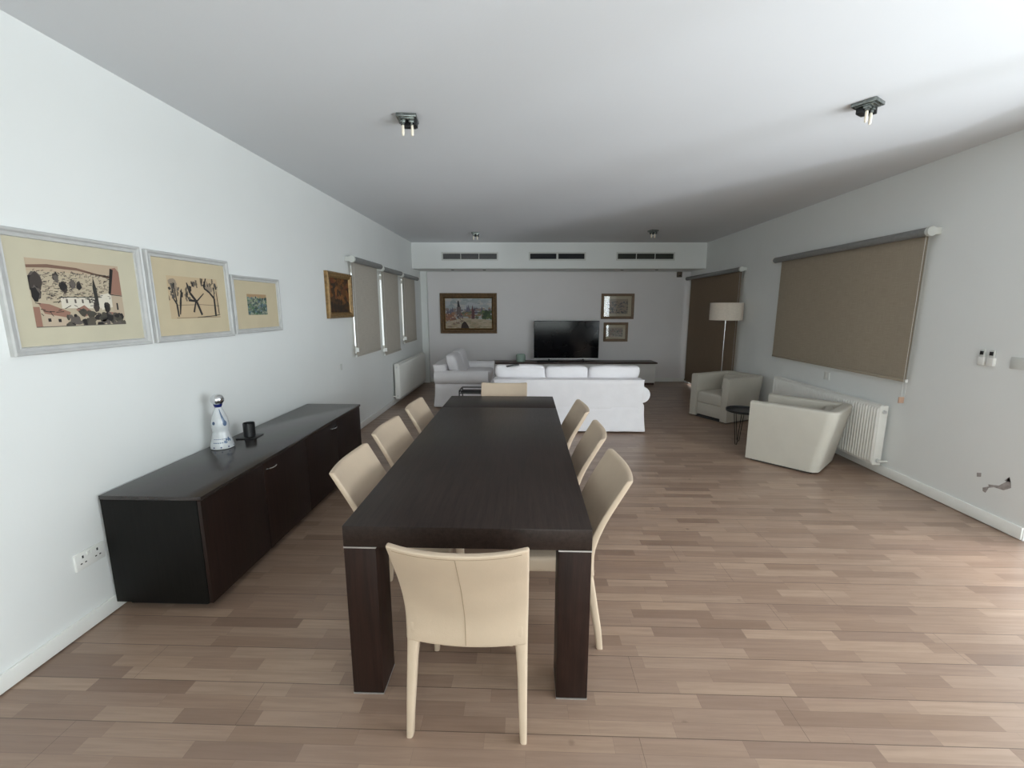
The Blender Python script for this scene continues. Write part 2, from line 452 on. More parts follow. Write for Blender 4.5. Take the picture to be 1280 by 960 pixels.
blind(-1, 5.42, 6.52, 5.48, 6.42, 1.0, 2.185, .085, 'blind_l', 'narrow greige roller blind on the left wall, nearest the small gilt picture', 'narrow blinds along the left wall', xtra=.1)
blind(-1, 6.53, 7.56, 6.60, 7.46, .895, 2.165, .085, 'blind_l', 'middle one of the three narrow greige roller blinds, hanging lowest', 'narrow blinds along the left wall', xtra=.1)
blind(-1, 7.57, 8.70, 7.72, 8.58, .99, 2.15, .085, 'blind_l', 'narrow greige roller blind above the left wall radiator, closest to the far wall', 'narrow blinds along the left wall', xtra=.1)
blind(1, 3.93, 6.30, 4.00, 6.17, .955, 2.235, .078, 'blind_r', 'wide taupe roller blind over the window above the right wall radiator', xtra=-.15)
blind(1, 7.20, 9.62, 7.26, 9.44, .075, 2.20, .078, 'blind_d', 'tall brown roller blind drawn down to the floor behind the floor lamp', xtra=.5)

# ------------------------------------------------------------------ radiators
def radiator(label, loc, rz, Lh, H=.58, D=.08):
    """panel radiator: back to local +y (wall), length along x"""
    root = thing('radiator', label, 'radiator', loc, rz)
    b = B(); n = max(6, int(Lh / .034)); pts = []
    w = Lh / n
    for i in range(n):
        x = -Lh / 2 + i * w
        pts += [(x + .002, -.004), (x + w * .22, -.012), (x + w * .62, -.012), (x + w * .84, -.004)]
    pts = [(-Lh / 2, 0)] + [(p[0], p[1]) for p in pts] + [(Lh / 2, 0)]
    rr = []
    for z, k in ((.0, 0), (.02, .3), (.035, 1), (H - .035, 1), (H - .02, .3), (H, 0)):
        rr.append([(x, y * k - D / 2 if True else 0, z) for x, y in pts] + [(Lh / 2, -D / 2 + .012, z), (-Lh / 2, -D / 2 + .012, z)])
    b.rings(rr); b.build('front_panel', 'white_metal', root, smooth=25)
    b = B(); b.box(-Lh / 2, Lh / 2, D / 2 - .012, D / 2 - .002, 0, H); b.build('rear_panel', 'white_metal', root, smooth=0)
    b = B()
    k = int(Lh / .03)
    b.box(-Lh / 2, Lh / 2, -D / 2 + .012, -D / 2 + .02, H - .004, H + .004)
    b.box(-Lh / 2, Lh / 2, D / 2 - .02, D / 2 - .012, H - .004, H + .004)
    for i in range(k):
        x = -Lh / 2 + .01 + i * (Lh - .03) / k; b.box(x, x + .016, -D / 2 + .018, D / 2 - .018, H - .006, H + .001)
    b.build('top_grille', 'white_metal', root, smooth=0)
    for sgn in (-1, 1):
        b = B(); b.box(sgn * Lh / 2 - .004, sgn * Lh / 2 + .004, -D / 2 + .003, D / 2 - .003, -.002, H + .003, bev=.002)
        b.build('side_cover', 'white_metal', root)
    for sgn in (-1, 1):
        for z, nm in ((H - .055, 'bleed_valve'), (.045, 'pipe_valve')):
            b = B()
            x0 = sgn * Lh / 2
            b.tube([(x0, 0, z), (x0 + sgn * .018, 0, z)], .017, 12)
            b.build(nm, 'satin', root)
    for sgn in (1, -1):
        x0 = sgn * (Lh / 2 + .03)
        B().tube([(sgn * Lh / 2, 0, .045), (x0, 0, .045), (x0, D / 2 + .034, .045)], .009, 8).build('pipe', 'white_metal', root)
        x = sgn * Lh * .35
        B().box(x - .015, x + .015, D / 2 - .004, D / 2 + .034, .1, H - .06).build('wall_bracket', 'white_metal', root, smooth=0)
    return root
radiator('long white panel radiator under the wide blind, beside the grey armchairs', (XR - .075, 5.05, .105), -PI / 2, 1.80)
radiator('white panel radiator on the left wall behind the loveseat', (XL + .075, 8.02, .105), PI / 2, 1.86)

# ------------------------------------------------------------------ air vents on the bulkhead
VG = 'air conditioning grilles on the bulkhead'
def vent(xa, xb, lab, mull, slat):
    xc = (xa + xb) / 2; z0, z1 = 2.495, 2.652; W, H = xb - xa, z1 - z0
    root = thing('air_vent', lab, 'air vent', (xc, yb(xc, 8.72), (z0 + z1) / 2), math.atan(SK), VG)
    b = B(); b.frame(W, H, [(0, 0), (0, .012), (.012, .016), (.026, .012), (.030, -.0), (.030, -.0)]); b.build('frame', 'grey_plate', root)
    B().box(-W / 2 + .02, W / 2 - .02, -.003, -.001, -H / 2 + .02, H / 2 - .02).build('backing', 'dark_hole', root, smooth=0)
    for k in range(5):
        z = -H / 2 + .042 + k * (H - .084) / 4
        b = B(); b.rings([[(x, -.003, z + .006), (x, -.012, z - .005), (x, -.013, z - .003), (x, -.004, z + .008)] for x in (-W / 2 + .028, W / 2 - .028)])
        b.build('slat', slat, root, smooth=0)
    for f in mull:
        x = -W / 2 + W * f; w = .018 if len(mull) == 1 else .006
        B().box(x - w, x + w, -.0165, -.003, -H / 2 + .02, H / 2 - .02).build('mullion', 'grey_plate', root, smooth=0)
M['slat_grey'] = mk('grille_grey', (.20, .20, .20), .6, var=.05)
M['slat_dark'] = mk('grille_dark', (.035, .037, .045), .6, var=.05)
M['slat_green'] = mk('grille_green_grey', (.075, .08, .07), .6, var=.05)
vent(-1.63, -.54, 'leftmost air grille on the bulkhead with light grey slats', [.34, .66], 'slat_grey')
vent(.045, 1.145, 'centre air grille on the bulkhead, black, split by one wide mullion', [.5], 'slat_dark')
vent(1.73, 2.855, 'rightmost air grille on the bulkhead with dark green-grey slats', [.34, .66], 'slat_green')

# ------------------------------------------------------------------ ceiling lights
def fixture(x, y, rz, lab):
    root = thing('ceiling_light', lab, 'ceiling light', (x, y, CEIL), rz, 'bare twin-bulb ceiling fittings')
    b = B(); b.box(-.065, .065, -.065, .065, -.022, 0, bev=.004); b.box(-.05, .05, -.05, .05, -.028, -.02, bev=.003); b.build('ceiling_plate', 'dark_chrome', root)
    for s in (-1, 1):
        b = B(); b.tube([(s * .028, -.01, -.02), (s * .030, -.01, -.055)], .013, 12); b.box(s * .028 - .017, s * .028 + .017, -.028, .008, -.042, -.024, bev=.003)
        h = b.build('lamp_holder', 'dark_chrome', root)
        b = B(); b.lathe([(.006, 0), (.0085, -.006), (.0095, -.045), (.008, -.062), (.002, -.066)], 12, (s * .030, -.01, -.055)); b.build('bulb', 'bulb', h)
    b = B(); b.box(-.03, .05, .012, .05, -.058, -.024, bev=.004); b.box(.044, .062, -.03, .03, -.06, -.018, bev=.003); b.build('terminal_block', 'black_metal', root)
fixture(-.78, 3.09, .1, 'bare twin-bulb chrome ceiling fitting over the left side of the dining table')
fixture(2.07, 2.98, .6, 'bare twin-bulb chrome ceiling fitting over the open floor at the right')
fixture(-.85, 7.58, .1, 'small far bare ceiling fitting above the loveseat, near the left air grille')
fixture(2.04, 7.45, .3, 'small far bare ceiling fitting before the rightmost air grille')
for x, lab in ((-1.46, 'tiny recessed spotlight under the bulkhead nearest the left blinds'), (-.83, 'tiny recessed spotlight under the bulkhead above the gilt landscape painting'),
               (1.90, 'tiny recessed spotlight under the bulkhead above the glazed brown frames'), (2.59, 'tiny recessed spotlight under the bulkhead nearest the tall brown blind')):
    r = thing('recessed_spotlight', lab, 'spotlight', (x, yb(x, 8.95), 2.345), 0, 'recessed spots under the bulkhead')
    B().lathe([(.042, 0), (.045, -.004), (.036, -.008), (.034, -.001)], 20).build('rim', 'satin', r)
    B().lathe([(.033, -.001), (.030, -.012), (.004, -.016)], 16).build('lamp', 'dark_hole', r)

# ------------------------------------------------------------------ pictures
class Art:
    def __init__(s, W, H): s.W, s.H = W, H; s.p = []
    def poly(s, pts, c, l): s.p.append((pts, c, l))
    def rect(s, a, b, c_, d, c, l): s.poly([(a, b), (c_, b), (c_, d), (a, d)], c, l)
    def blob(s, x, y, rx, ry, c, l, n=10, j=.25, rnd=random):
        s.poly([(x + rx * (1 + rnd.uniform(-j, j)) * math.cos(2 * PI * k / n), y + ry * (1 + rnd.uniform(-j, j)) * math.sin(2 * PI * k / n)) for k in range(n)], c, l)
    def stroke(s, pts, w, c, l):
        asp = s.W / s.H
        for k, (p, q) in enumerate(zip(pts, pts[1:])):
            dx, dy = (q[0] - p[0]) * asp, q[1] - p[1]; n = math.hypot(dx, dy) or 1
            w0 = w[k] if isinstance(w, list) else w; w1 = w[k + 1] if isinstance(w, list) else w
            nx, ny = -dy / n, dx / n
            s.poly([(p[0] + nx * w0 / asp, p[1] + ny * w0), (q[0] + nx * w1 / asp, q[1] + ny * w1), (q[0] - nx * w1 / asp, q[1] - ny * w1), (p[0] - nx * w0 / asp, p[1] - ny * w0)], c, l)
    def build(s, name, parent, y):
        bm = bmesh.new(); cl = bm.loops.layers.float_color.new('Col')
        for i, (pts, c, l) in enumerate(s.p):
            yy = y - .00025 * l - .000004 * (i % 40)
            vs = [bm.verts.new(((min(1, max(0, u)) - .5) * s.W, yy, (min(1, max(0, v)) - .5) * s.H)) for u, v in pts]
            try: f = bm.faces.new(vs)
            except ValueError: continue
            for lp in f.loops: lp[cl] = (*c, 1)
        bmesh.ops.triangulate(bm, faces=bm.faces)
        for f in bm.faces:
            f.normal_update()
            if f.normal.y > 0: f.normal_flip()
        me = bpy.data.meshes.new(name); bm.to_mesh(me); bm.free()
        return link(name, me, 'art', parent, smooth=0)

def lin(r, g, b):
    f = lambda v: ((v / 255 + .055) / 1.055) ** 2.4 if v > 10 else v / 3294
    return (f(r), f(g), f(b))

def art_village(W, H):
    a = Art(W, H); R = random.Random(3)
    pap = lin(186, 172, 148); ink = lin(34, 31, 30); grey = lin(96, 88, 82); ter = lin(150, 112, 96); wh = lin(214, 206, 190)
    a.rect(0, 0, 1, 1, pap, 0)
    a.rect(0, .82, 1, 1, lin(184, 164, 140), 1)
    a.poly([(0, .9), (.2, .93), (.5, .91), (.85, .80), (1, .84), (1, .80), (.85, .78), (.5, .87), (.2, .88), (0, .86)], lin(120, 92, 78), 2)
    for k in range(340):
        x, y = R.uniform(.03, .85), R.uniform(.42, .84); w = R.uniform(.01, .04)
        a.stroke([(x, y), (x + w, y + R.uniform(-.015, .015))], .004, R.choice([ink, grey, lin(120, 104, 92)]), 2)
        if k % 3 == 0: a.stroke([(x, y), (x, y - .025)], .004, grey, 2)
    a.rect(.28, .28, .72, .45, wh, 2); a.poly([(.72, .25), (.86, .3), (.86, .54), (.72, .5)], wh, 2)
    for x in (.33, .42, .5, .58, .64): a.rect(x, .36, x + .02, .42, grey, 3)
    a.stroke([(.28, .45), (.74, .46)], .006, ink, 3)
    a.poly([(.83, .52), (.9, .95), (.96, .97), (1, .9), (1, .5)], ter, 3)
    a.poly([(.83, .52), (.89, .95), (.93, .93), (.86, .52)], ink, 4)
    a.rect(.86, .14, 1, .5, lin(182, 164, 142), 3); a.rect(.91, .25, .93, .37, ink, 4); a.stroke([(.84, .51), (1, .49)], .006, ink, 4)
    a.poly([(.05, .36), (.16, .34), (.36, .22), (.34, .12), (.1, .2)], ter, 3)
    a.poly([(.1, .2), (.34, .13), (.3, 0), (.08, 0)], lin(190, 172, 150), 3)
    a.rect(.0, .0, .06, .3, ter, 3); a.rect(.12, .08, .15, .13, ink, 4); a.rect(.22, .07, .25, .12, ink, 4)
    a.poly([(.42, .26), (.52, .33), (.62, .2), (.5, .14)], ter, 3)
    a.poly([(.8, .22), (.92, .2), (.84, .04), (.76, .1)], ter, 3)
    for k in range(60):
        x = R.uniform(.3, .98); y = R.uniform(0, .16) if x > .75 or x < .4 else R.uniform(0, .22)
        a.blob(x, y, R.uniform(.015, .05), R.uniform(.03, .07), R.choice([ink, grey, lin(70, 66, 58), lin(84, 78, 68)]), 5, 9, .3, R)
    for x, y, rx, ry in ((.06, .65, .06, .14), (.05, .5, .04, .1), (.26, .75, .025, .06), (.33, .6, .035, .07), (.43, .66, .03, .06), (.5, .64, .025, .05), (.66, .3, .035, .08), (.79, .29, .03, .07)):
        for q in range(4): a.blob(x + R.uniform(-.01, .01), y + R.uniform(-.02, .02), rx, ry, R.choice([grey, lin(64, 56, 52), ink]), 4, 10, .3, R)
    a.poly([(.655, .33), (.645, .6), (.665, .78), (.69, .6), (.695, .33)], lin(50, 48, 44), 5)
    for k in range(26):
        x, y = R.uniform(0, .7), R.uniform(.2, .5); a.stroke([(x, y), (x + R.uniform(.02, .09), y + R.uniform(-.05, .05))], .005, ink, 6)
    a.stroke([(0, .005), (1, .005)], .006, grey, 6)
    return a
def art_trees(W, H):
    a = Art(W, H); R = random.Random(5); pap = lin(194, 172, 140); ink = lin(42, 40, 40); g = lin(110, 98, 84)
    a.rect(0, 0, 1, 1, pap, 0)
    a.stroke([(.15, .32), (.6, .34), (1, .31)], .006, g, 1); a.stroke([(.5, .02), (.85, .05), (1, .08)], .01, ink, 1); a.stroke([(.1, .02), (1, .02)], .006, g, 1)
    def tr(pts, w): a.stroke(pts, [q * 1.1 for q in w], ink, 3)
    tr([(.14, .05), (.13, .35), (.06, .52)], [.022, .025, .012]); tr([(.17, .1), (.2, .38), (.24, .7)], [.015, .03, .01]); tr([(.13, .4), (.12, .75)], [.02, .008])
    tr([(.6, .08), (.52, .4), (.4, .62), (.36, .8)], [.03, .032, .03, .015]); tr([(.44, .15), (.5, .42)], [.025, .02]); tr([(.52, .42), (.68, .62)], [.02, .012])
    tr([(.5, .42), (.36, .45)], [.02, .03])
    tr([(.9, .04), (.9, .5), (.8, .66), (.7, .75)], [.03, .028, .022, .02]); tr([(.98, .1), (.96, .7)], [.014, .01]); tr([(.9, .5), (.93, .9)], [.012, .008])
    for cx, cy in ((.08, .66), (.2, .58), (.38, .68), (.5, .78), (.68, .84), (.84, .86), (.36, .5), (.06, .5), (.95, .7)):
        for k in range(7):
            x, y = cx + R.uniform(-.06, .06), cy + R.uniform(-.09, .09)
            a.stroke([(x, y), (x + R.uniform(-.03, .03), y + R.uniform(.05, .14))], R.uniform(.010, .034), R.choice([ink, ink, g, lin(80, 76, 72)]), 4)
    for k in range(5): a.blob(R.choice([.1, .8, .87]), R.uniform(.7, .9), .07, .1, lin(150, 134, 116), 1, 9, .3, R)
    return a
def art_green(W, H):
    a = Art(W, H); R = random.Random(8); a.rect(0, 0, 1, 1, lin(120, 128, 116), 0)
    a.rect(0, .82, 1, 1, lin(168, 138, 104), 1)
    cs = [lin(76, 98, 96), lin(60, 82, 70), lin(128, 142, 112), lin(98, 120, 128), lin(150, 156, 136), lin(50, 60, 70), lin(84, 112, 84)]
    for k in range(130): a.blob(R.random(), R.uniform(0, .84), R.uniform(.03, .08), R.uniform(.03, .09), R.choice(cs), 2 + k // 45, 7, .35, R)
    for k in range(30):
        x, y = R.random(), R.random() * .8; a.stroke([(x, y), (x + R.uniform(-.12, .12), y + R.uniform(-.15, .15))], .012, R.choice([lin(38, 44, 56), lin(175, 176, 150)]), 6)
    return a
def art_dark(W, H):
    a = Art(W, H); R = random.Random(9); a.rect(0, 0, 1, 1, lin(74, 50, 26), 0)
    cs = [lin(98, 64, 30), lin(58, 38, 20), lin(120, 76, 36), lin(44, 32, 20), lin(106, 58, 32)]
    for k in range(130):
        x, y = R.random(), R.random(); a.blob(x, y, R.uniform(.03, .1), R.uniform(.03, .12), R.choice(cs if y > .25 else cs[1:4:2]), 1 + k // 45, 8, .3, R)
    for k in range(24): x, y = R.uniform(.3, .9), R.uniform(.35, .8); a.stroke([(x, y), (x + R.uniform(-.05, .05), y + .12)], .012, R.choice([lin(150, 98, 46), lin(48, 32, 20)]), 5)
    return a
def art_bridge(W, H):
    a = Art(W, H); R = random.Random(12)
    a.rect(0, 0, 1, 1, lin(168, 170, 172), 0)
    for k in range(60): a.blob(R.random(), R.uniform(.66, 1), R.uniform(.04, .1), R.uniform(.02, .07), R.choice([lin(176, 178, 182), lin(158, 164, 166), lin(186, 182, 178), lin(148, 156, 158)]), 1, 8, .3, R)
    for k in range(70): a.blob(R.random(), R.uniform(.42, .66), R.uniform(.02, .05), R.uniform(.015, .05), R.choice([lin(118, 108, 118), lin(98, 92, 106), lin(136, 122, 118), lin(150, 128, 112)]), 2, 7, .3, R)
    for k in range(50): a.blob(R.uniform(0, .35), R.uniform(.25, .5), R.uniform(.02, .06), R.uniform(.02, .05), R.choice([lin(142, 98, 76), lin(120, 88, 78), lin(150, 112, 90)]), 3, 7, .3, R)
    for k in range(40): a.blob(R.uniform(.8, 1), R.uniform(.34, .56), R.uniform(.02, .05), R.uniform(.03, .06), R.choice([lin(70, 86, 56), lin(92, 104, 66), lin(56, 70, 50)]), 3, 7, .3, R)
    for k in range(36): a.blob(R.uniform(.35, .8), R.uniform(.36, .54), R.uniform(.02, .05), R.uniform(.02, .05), R.choice([lin(120, 118, 94), lin(142, 108, 84), lin(92, 98, 80)]), 3, 7, .3, R)
    a.poly([(0, .18), (.2, .28), (.38, .36), (.62, .33), (1, .28), (1, 0), (0, 0)], lin(176, 160, 138), 4)
    for k in range(60): a.blob(R.random(), R.uniform(0, .26), R.uniform(.02, .07), R.uniform(.01, .04), R.choice([lin(164, 146, 122), lin(186, 170, 150), lin(136, 116, 100), lin(150, 142, 118)]), 5, 7, .3, R)
    a.poly([(.33, 0), (.35, .14), (.4, .24), (.44, .22), (.49, .1), (.51, 0)], lin(46, 30, 24), 6)
    a.poly([(.25, .34), (.25, .7), (.27, .72), (.285, .9), (.3, .9), (.315, .72), (.34, .7), (.34, .36)], lin(104, 92, 92), 5)
    a.poly([(.262, .72), (.272, .9), (.29, .92), (.305, .8), (.325, .7)], lin(46, 40, 46), 6)
    a.poly([(.56, .32), (.565, .64), (.585, .78), (.6, .64), (.63, .6), (.625, .32)], lin(92, 62, 64), 6)
    a.poly([(.6, .6), (.62, .72), (.64, .6)], lin(74, 72, 84), 5)
    for x, y in ((.12, .62), (.16, .66), (.47, .7), (.5, .72), (.78, .68), (.06, .58)): a.poly([(x - .03, y - .14), (x, y + .06), (x + .035, y - .14)], lin(104, 100, 116), 3)
    for k in range(36): x, y = R.uniform(0, .4), R.uniform(.2, .6); a.stroke([(x, y), (x + R.uniform(-.03, .05), y + R.uniform(-.06, .05))], .008, R.choice([lin(60, 56, 66), lin(196, 190, 180)]), 6)
    return a
def art_etch(W, H, seed, strong):
    a = Art(W, H); R = random.Random(seed); a.rect(0, 0, 1, 1, lin(150, 138, 122), 0)
    cs = [lin(90, 88, 92), lin(120, 112, 106), lin(70, 72, 76), lin(160, 140, 128)] if not strong else [lin(36, 38, 40), lin(70, 72, 70), lin(120, 116, 104), lin(150, 112, 100)]
    for k in range(110): a.blob(R.random(), R.uniform(0, .85), R.uniform(.02, .07), R.uniform(.02, .08), R.choice(cs), 1 + k // 40, 7, .35, R)
    for k in range(40): x, y = R.random(), R.random() * .8; a.stroke([(x, y), (x + R.uniform(-.06, .06), y + R.uniform(-.1, .12))], .012, R.choice(cs), 5)
    return a

def picture(name, label, loc, rz, W, H, prof, fmat, mw, mmat, artf, group=None, glass=False, depth=.025, inner=None, tilt=0):
    root = thing(name, label, 'picture', loc, rz, group)
    if tilt: root.rotation_euler = (0, tilt, rz)
    b = B(); b.frame(W, H, prof, 0)
    fr = b.build('frame', fmat, root, smooth=30)
    fw = prof[-1][0]
    iw, ih = W - 2 * fw, H - 2 * fw
    if inner:
        b = B(); b.frame(iw + .012, ih + .012, [(0, depth * .8), (.004, depth * 1.0), (.012, depth * .75), (.016, depth * .3)]); b.build('slip', inner, fr)
    if mmat:
        B().box(-iw / 2 - .004, iw / 2 + .004, -.010, -.001, -ih / 2 - .004, ih / 2 + .004).build('mount', mmat, root, smooth=0)
        l, r_, bt, tp = mw
        aw, ah = iw - l - r_, ih - bt - tp
        ar = artf(aw, ah).build('artwork', root, -.0105)
        ar.location = ((l - r_) / 2, 0, (bt - tp) / 2)
    else:
        B().box(-iw / 2 - .004, iw / 2 + .004, -.008, -.001, -ih / 2 - .004, ih / 2 + .004).build('backing_board', 'gold_dark', root, smooth=0)
        artf(iw, ih).build('artwork', root, -.0085)
    if glass:
        B().box(-iw / 2, iw / 2, -.0155, -.0145, -ih / 2, ih / 2).build('glass', 'pic_glass', root, smooth=0)
    return root
GP = [(0, 0), (0, .020), (.006, .026), (.016, .024), (.024, .016), (.036, .014), (.042, .017), (.046, .011), (.046, .004)]
def GPs(k): return [(a * k * .86, b) for a, b in GP]
PG = 'grey framed drawings above the sideboard'
picture('framed_picture', 'largest grey framed picture, ink drawing of village roofs on a cream mount', (XL, 2.145, 1.668), PI / 2, .70, .545, GPs(.95), 'grey_frame', (.075, .105, .082, .082), 'mat', art_village, PG)
picture('framed_picture', 'grey framed picture of black ink trees, middle of the three drawings', (XL, 2.882, 1.666), PI / 2, .70, .540, GPs(.95), 'grey_frame', (.10, .085, .10, .10), 'mat_warm', art_trees, PG)
picture('framed_picture', 'smallest grey framed picture with a little blue-green landscape in a wide mount', (XL, 3.572, 1.625), PI / 2, .635, .440, GPs(.9), 'grey_frame', (.145, .16, .105, .10), 'mat_warm', art_green, PG)
DP = [(0, 0), (0, .03), (.010, .04), (.024, .036), (.032, .026), (.044, .024), (.050, .028), (.056, .018), (.056, .006)]
picture('framed_painting', 'small dark brown painting in a gilt frame beside the first narrow blind', (XL, 5.175, 1.743), PI / 2, .69, .520, DP, 'gold', None, None, art_dark, None, False, .03, 'gold')
DP2 = [(0, 0), (0, .03), (.01, .045), (.035, .042), (.05, .028), (.075, .026), (.085, .034), (.095, .022), (.1, .006)]
xp = -1.225
picture('framed_painting', 'landscape painting of a bridge and towers in a heavy gilt frame on the far wall', (xp, yb(xp, YB) , 1.480), math.atan(SK), 1.21, .850, DP2, 'gold_dark', None, None, art_bridge, None, False, .03, 'gold')
FP = [(0, 0), (0, .02), (.008, .026), (.03, .024), (.045, .018), (.05, .02), (.056, .012), (.056, .004)]
xp = 1.948
picture('framed_picture', 'upper and larger glazed brown framed picture to the right of the television', (xp, yb(xp, YB), 1.628), math.atan(SK), .70, .535, FP, 'brown_frame', (.075, .075, .055, .06), 'mat_pale', lambda w, h: art_etch(w, h, 21, False), 'brown frames beside the television', True)
xp = 1.928
picture('framed_picture', 'lower and smaller glazed brown framed picture to the right of the television', (xp, yb(xp, YB), 1.085), math.atan(SK), .525, .410, FP, 'brown_frame', (.055, .055, .05, .055), 'mat_pale', lambda w, h: art_etch(w, h, 22, True), 'brown frames beside the television', True)

# ------------------------------------------------------------------ dining table
TX0, TX1, TY0, TY1, TH = -.718, .262, 1.573, 4.150, .76
cx, cy = (TX0 + TX1) / 2, (TY0 + TY1) / 2
tb = thing('dining_table', 'long dark wenge dining table with thick square legs and thin silver trims', 'table', (cx, cy, 0))
hx, hy = (TX1 - TX0) / 2, (TY1 - TY0) / 2
ySeam = 3.655 - cy
B().box(-hx, hx, -hy, ySeam - .001, TH - .088, TH, bev=.003).build('tabletop', 'wenge_y', tb)
B().box(-hx, hx, ySeam + .001, hy, TH - .088, TH - .0005, bev=.003).build('extension_leaf', 'wenge_y', tb)
LW, LD = .130, .155
for sx in (-1, 1):
    for sy in (-1, 1):
        x0, x1 = sorted((sx * hx, sx * (hx - LW))); y0, y1 = sorted((sy * hy, sy * (hy - LD)))
        lg = B().box(x0 + .001, x1 - .001, y0 + .001, y1 - .001, .006, TH - .0935, bev=.002).build('leg', 'wenge_z', tb)
        B().box(x0, x1, y0, y1, TH - .0935, TH - .0882).build('silver_trim', 'satin', lg, smooth=0)
        B().box(x0, x1, y0, y1, .0, .006).build('foot_plate', 'satin', lg, smooth=0)
b = B()
for x in (-hx + LW + .01, hx - LW - .03): b.box(x, x + .02, -hy + .16, hy - .16, TH - .115, TH - .0885)
b.build('runner_rail', 'black_metal', tb, smooth=0)

# ------------------------------------------------------------------ dining chairs
def prof_y(z):
    """rear surface of the chair in side view"""
    P_ = [(0, -.258), (.2, -.236), (.40, -.214), (.50, -.226), (.65, -.290), (.84, -.402), (.90, -.438)]
    for (a, ya), (b_, yb_) in zip(P_, P_[1:]):
        if z <= b_:
            t_ = max(0, (z - a) / (b_ - a)); return ya + (yb_ - ya) * t_
    return P_[-1][1]
def sprof(z):
    return (prof_y(z - .03) + 2 * prof_y(z) + prof_y(z + .03)) / 4
CH = .838
def make_chair(label, group):
    root = thing('dining_chair', label, 'chair', (0, 0, 0), 0, group)
    # backrest: a curved wrapped slab
    def bend(x, y, z):
        u = x / .225
        th = 1.0 - .25 * max(0, (z - .45) / .4)
        k = min(1, max(0, (z - .38) / .2))
        return (x * (1 + .025 * max(0, (z - .4) / .44)), y * th + sprof(z) + .020 + .034 * (u * u) * (.35 + .65 * k), z + .012 * abs(u) ** 3 * max(0, (z - .6) / .25) + (.018 * (1 - u * u) * -1 * max(0, (.45 - z) / .1)))
    b = B(); b.rbox(0, 0, (.375 + CH) / 2, .456, .040, CH - .375, .011, (12, 1, 14), bend)
    bk = b.build('backrest', 'leather', root, smooth=60)
    # stitched centre seam on the rear face
    b = B(); pts = []
    for k in range(15):
        z = .385 + (CH - .40) * k / 14; X, Y, Z = bend(0, -.0205, z); pts.append((0, Y, Z))
    b.tube(pts, .0016, 6); b.build('centre_seam', 'leather_seam', bk)
    b = B(); pts = []
    for k in range(17):
        x = -.205 + .41 * k / 16; X, Y, Z = bend(x, -.0195, CH - .014); pts.append((X, Y - .0005, Z))
    b.tube(pts, .0014, 6); b.build('top_seam', 'leather_seam', bk)
    # seat
    def sb(x, y, z):
        w = 1 - .03 * (.2 - y)
        return (x * w, y, z + (.006 * math.cos(x / .22 * PI / 2) * math.cos((y - .01) / .25 * PI / 2) if z > .45 else 0))
    b = B(); b.rbox(0, -.005, .430, .445, .40, .078, .018, (6, 6, 2), sb); b.build('seat', 'leather', root, smooth=60)
    def leg(pts, wx, wy):
        b = B(); rr = []
        for (x, y, z), a, c in zip(pts, wx, wy):
            e = .28; q = []
            for sx, sy in ((-1, -1), (1, -1), (1, 1), (-1, 1)):
                hx_, hy_ = a / 2, c / 2; r_ = min(hx_, hy_) * e * 2
                cx_, cy_ = sx * (hx_ - r_), sy * (hy_ - r_)
                a0 = math.atan2(sy, sx)
                for da in (-PI / 4, 0, PI / 4): q.append((x + cx_ + r_ * math.cos(a0 + da), y + cy_ + r_ * math.sin(a0 + da), z))
            rr.append(q)
        b.rings(rr); return b
    for s in (-1, 1):
        zs = [.0, .004, .1, .2, .3, .37, .40, .44]
        wx = [.022, .026, .030, .035, .040, .047, .044, .020]
        pts = [(s * (.2275 - w / 2) if z < .41 else s * .2, sprof(z) + w_ / 2 + .016 * max(0, (z - .1) / .3), z) for z, w, w_ in zip(zs, wx, [.028, .031, .034, .037, .040, .042, .036, .020])]
        leg(pts, wx, [.028, .031, .034, .037, .040, .042, .036, .020]).build('leg', 'leather', root, smooth=60)
        zs = [.0, .004, .1, .25, .40]; wx = [.022, .025, .029, .036, .044]
        leg([(s * (.220 - w / 2), .192 - w / 2, z) for z, w in zip(zs, wx)], wx, wx).build('leg', 'leather', root, smooth=60)
    return root
CG = 'cream leather chairs around the dining table'
ch0 = make_chair('cream leather chair at the near end of the table, its back to the viewer', CG)
ch0.location = (-.210, 1.638, 0); ch0.rotation_euler = (0, 0, -.025)
for (x, y, rz, lab) in [
    (-.218, 4.06, PI, 'cream leather chair at the far end of the table, in front of the sofa'),
    (-.555, 2.135, -PI / 2 + .02, 'cream leather chair on the sideboard side, closest to the viewer'),
    (-.570, 2.755, -PI / 2 - .03, 'cream leather chair on the sideboard side, the middle of three'),
    (-.550, 3.42, -PI / 2, 'cream leather chair on the sideboard side, furthest from the viewer'),
    (.117, 2.075, PI / 2, 'cream leather chair on the armchair side, closest to the viewer, pulled furthest out'),
    (.118, 2.72, PI / 2 - .06, 'cream leather chair on the armchair side, the middle of three'),
    (.100, 3.365, PI / 2 + .03, 'cream leather chair on the armchair side, furthest from the viewer')]:
    c = copy_tree(ch0); c.location = (x, y, 0); c.rotation_euler = (0, 0, rz); c['label'] = lab

